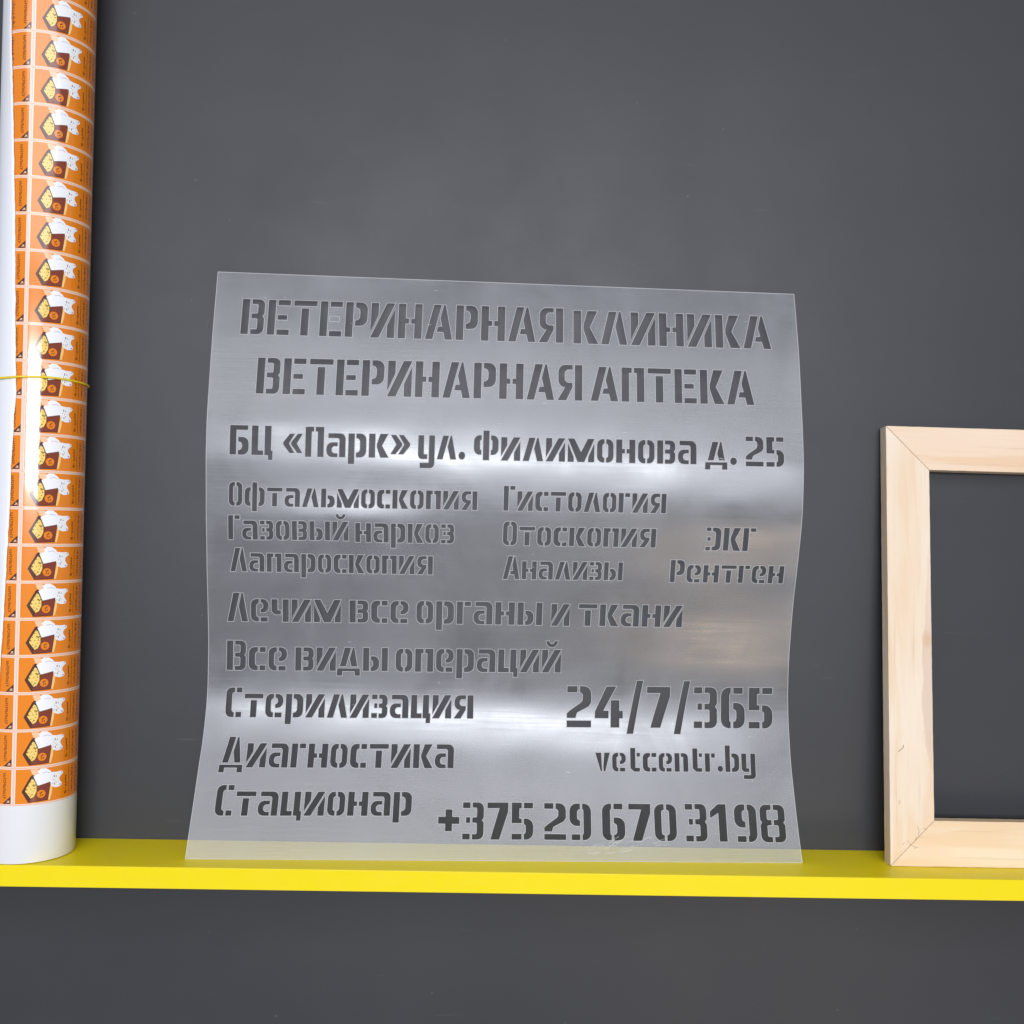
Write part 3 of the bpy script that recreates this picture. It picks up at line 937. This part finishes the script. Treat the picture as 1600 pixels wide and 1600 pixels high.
# ------------------------------------------------------------------ rubber band round the roll
m_band, nt, out = mat('yellow_rubber')
principled(nt, out, mixc(nt, noise(nt, mapped(nt, (200, 200, 200)), 1.0, 2), (0.78, 0.56, 0.01), (0.86, 0.68, 0.03)), 0.42, 0.4)
bm = bmesh.new()
NB, NS = 160, 8
ringv = []
for i in range(NB):
    a = 2 * math.pi * i / NB
    zc = .0012 * math.sin(a + .6) + .0005 * math.sin(3 * a)
    da = (math.degrees(a) + 180) % 360 - 180
    rc = RR + .0012 + (.00115 if -135 < da < 2 else 0.0)
    ringv.append([bm.verts.new(pol(a, rc + .00085 * math.cos(2 * math.pi * k / NS), zc + .00105 * math.sin(2 * math.pi * k / NS))) for k in range(NS)])
for i in range(NB):
    for k in range(NS):
        f = bm.faces.new((ringv[i][k], ringv[(i + 1) % NB][k], ringv[(i + 1) % NB][(k + 1) % NS], ringv[i][(k + 1) % NS])); f.smooth = True
bmesh.ops.recalc_face_normals(bm, faces=bm.faces)
band = link_mesh('rubber_band', bm, m_band)
band.location = Vector(roll.location) + ax * .4718
band.rotation_euler = ROLL_Q.to_euler()
tag(band, 'thin yellow rubber band stretched around the roll of stickers', 'rubber band')

# ------------------------------------------------------------------ wooden stretcher frame
FW, FH, FB, FT = .42, .4585, .0463, .0158
PB = Vector((.4315, -.0536, 0.0004))
PT = Vector((.4318, -.0196, .4563))
up = (PT - PB).normalized()
rt = Vector((1, 0, 0)); rt = (rt - up * rt.dot(up)).normalized()
nr = up.cross(rt)                                  # points back towards the wall
frame = empty('wooden_frame', PB)
frame.rotation_euler = Matrix((rt, nr, up)).transposed().to_euler()
tag(frame, 'bare pale pine stretcher frame with mitred corners leaning against the wall', 'wooden frame')

def woodmat(name, seed, tint, heart=False):
    m, nt, out = mat(name)
    v = mapped(nt, (2.2, 30, 30), (seed, seed * .7, seed * 1.3))
    ring = noise(nt, v, 1.0, 5, 0.55, 0.8)
    v2 = mapped(nt, (9, 340, 340), (seed * 2, 0, seed))
    pores = noise(nt, v2, 1.0, 3, 0.6)
    blot = noise(nt, mapped(nt, (9, 14, 14), (seed, 3, 1)), 1.0, 3, 0.5)
    c = mixc(nt, ramp(nt, ring, [(0.34, 0.0), (0.50, 0.25), (0.56, 0.75), (0.70, 1.0)]), tint, (tint[0] * .94, tint[1] * .82, tint[2] * .68))
    c = mixc(nt, math_(nt, 'MULTIPLY', ramp(nt, blot, [(0.45, 0.0), (0.75, 1.0)]), 0.45), c, (tint[0] * .96, tint[1] * .80, tint[2] * .68))
    c = mixc(nt, ramp(nt, pores, [(0.56, 0.0), (0.80, 0.55)]), c, (tint[0] * .72, tint[1] * .58, tint[2] * .45))
    vo = node(nt, 'ShaderNodeTexVoronoi', Scale=1.0)
    nt.links.new(mapped(nt, (30, 110, 110), (seed, seed, 0)), vo.inputs['Vector'])
    sp = nt.nodes.new('ShaderNodeSeparateColor'); nt.links.new(vo.outputs['Color'], sp.inputs[0])
    nick = math_(nt, 'MULTIPLY', math_(nt, 'LESS_THAN', vo.outputs['Distance'], 0.10), math_(nt, 'GREATER_THAN', sp.outputs[0], 0.965))
    c = mixc(nt, math_(nt, 'MULTIPLY', nick, 0.5), c, (0.30, 0.19, 0.10))
    if heart:                       # heartwood streak along the inner edge, resin patch and saw chatter
        tc = nt.nodes.new('ShaderNodeTexCoord'); sx = nt.nodes.new('ShaderNodeSeparateXYZ'); nt.links.new(tc.outputs['Object'], sx.inputs[0])
        X, Z = sx.outputs[0], sx.outputs[2]
        wob = math_(nt, 'MULTIPLY', noise(nt, mapped(nt, (22, 8, 60)), 1.0, 4, 0.6), 0.012)
        along = ramp(nt, X, [(0.06, 0.0), (0.24, 1.0), (0.33, 1.0), (0.372, 0.0)])
        edge = math_(nt, 'SUBTRACT', math_(nt, 'ADD', Z, math_(nt, 'MULTIPLY', along, 0.0105)), math_(nt, 'ADD', wob, 0.0405))
        st = math_(nt, 'MULTIPLY', math_(nt, 'MULTIPLY', edge, 700.0, True), along, True)
        c = mixc(nt, math_(nt, 'MULTIPLY', st, 0.62), c, (0.62, 0.45, 0.36))
        d = math_(nt, 'ADD', math_(nt, 'POWER', math_(nt, 'MULTIPLY', math_(nt, 'SUBTRACT', X, 0.226), 90.0), 2.0), math_(nt, 'POWER', math_(nt, 'MULTIPLY', math_(nt, 'SUBTRACT', Z, 0.041), 150.0), 2.0))
        c = mixc(nt, math_(nt, 'MULTIPLY', math_(nt, 'SUBTRACT', 1.0, d, True), 0.6), c, (0.60, 0.38, 0.21))
    hgt = math_(nt, 'ADD', math_(nt, 'MULTIPLY', pores, 0.6), math_(nt, 'MULTIPLY', nick, -1.0))
    principled(nt, out, c, 0.62, 0.3, bump(nt, hgt, 0.25, 0.0004))
    return m
WOODS = [woodmat('pine_' + n, s, t, n == 'cream') for n, s, t in (('cream', 3.1, (.80, .685, .555)), ('rose', 8.4, (.80, .635, .49)), ('honey', 14.2, (.80, .67, .50)), ('blond', 21.7, (.80, .65, .49)))]

def bar(length, mtl, loc, roty):
    """mitred bar along local x, outer long edge at z=0, inner at z=FB, front face at y=0"""
    bm = bmesh.new()
    g_ = .00018
    rnd = random.Random(int(length * 9999) + int(roty * 100))
    cols = []
    n = 60
    for i in range(n + 1):
        t = i / n
        r = []
        for (y, z) in ((0, 0), (0, FB), (FT, FB), (FT, 0)):
            a = (z + g_ * 1.4) if z else g_ * 1.4
            x = a + (length - 2 * a) * t
            jz = rnd.uniform(-.00012, .00012) if 0 < i < n else 0
            r.append(bm.verts.new((x, y, z + jz)))
        cols.append(r)
    for i in range(n):
        for k in range(4):
            bm.faces.new((cols[i][k], cols[i + 1][k], cols[i + 1][(k + 1) % 4], cols[i][(k + 1) % 4]))
    bm.faces.new(cols[0]); bm.faces.new(cols[-1][::-1])
    bmesh.ops.recalc_face_normals(bm, faces=bm.faces)
    es = [e for e in bm.edges if len(e.link_faces) == 2 and e.calc_face_angle(0) > .6]
    bmesh.ops.bevel(bm, geom=es, offset=.0005, segments=2, profile=.6, affect='EDGES')
    o = link_mesh('frame_bar', bm, mtl, frame)
    o.location = loc
    o.rotation_euler = (0, roty, 0)
    return o
bar(FW, WOODS[2], (0, 0, 0), 0)                                            # lower
bar(FW, WOODS[1], (FW, 0, FH), math.pi)                                    # upper
bl = bar(FH, WOODS[0], (0, 0, FH), math.pi / 2)                            # near side
bar(FH, WOODS[3], (FW, 0, 0), -math.pi / 2)                                # far side
# small pencil tick and dents on the near bar
m_pencil = flat('pencil_graphite', (0.16, 0.14, 0.13), 0.6)
def stroke(pts, w):
    bm = bmesh.new()
    L = []
    for i, (x, z) in enumerate(pts):
        q0, q1 = Vector(pts[max(0, i - 1)]), Vector(pts[min(len(pts) - 1, i + 1)])
        d = (q1 - q0).normalized(); n = Vector((-d.y, d.x)) * w
        L.append([bm.verts.new((x + n.x, -.00012, z + n.y)), bm.verts.new((x - n.x, -.00012, z - n.y)), bm.verts.new((x - n.x, .0002, z - n.y)), bm.verts.new((x + n.x, .0002, z + n.y))])
    for i in range(len(L) - 1):
        for k in range(4):
            bm.faces.new((L[i][k], L[i + 1][k], L[i + 1][(k + 1) % 4], L[i][(k + 1) % 4]))
    bm.faces.new(L[0]); bm.faces.new(L[-1][::-1])
    bmesh.ops.recalc_face_normals(bm, faces=bm.faces)
    link_mesh('pencil_mark', bm, m_pencil, frame)
stroke([(.0095, .1155), (.0105, .1172), (.0128, .1186), (.0146, .1206), (.0150, .1222), (.0142, .1228)], .00032)
for q in ([(.0285, .0405), (.030, .036), (.0295, .031)], [(.026, .026), (.0275, .030)], [(.018, .026), (.0215, .0215), (.0265, .0195)], [(.034, .039), (.0385, .0375)],
          [(.0135, .0215), (.0145, .0245)], [(.024, .0185), (.029, .019)], [(.0095, .0625), (.0105, .0648)], [(.0100, .0652), (.0106, .0668)]):
    stroke(q, .00014)
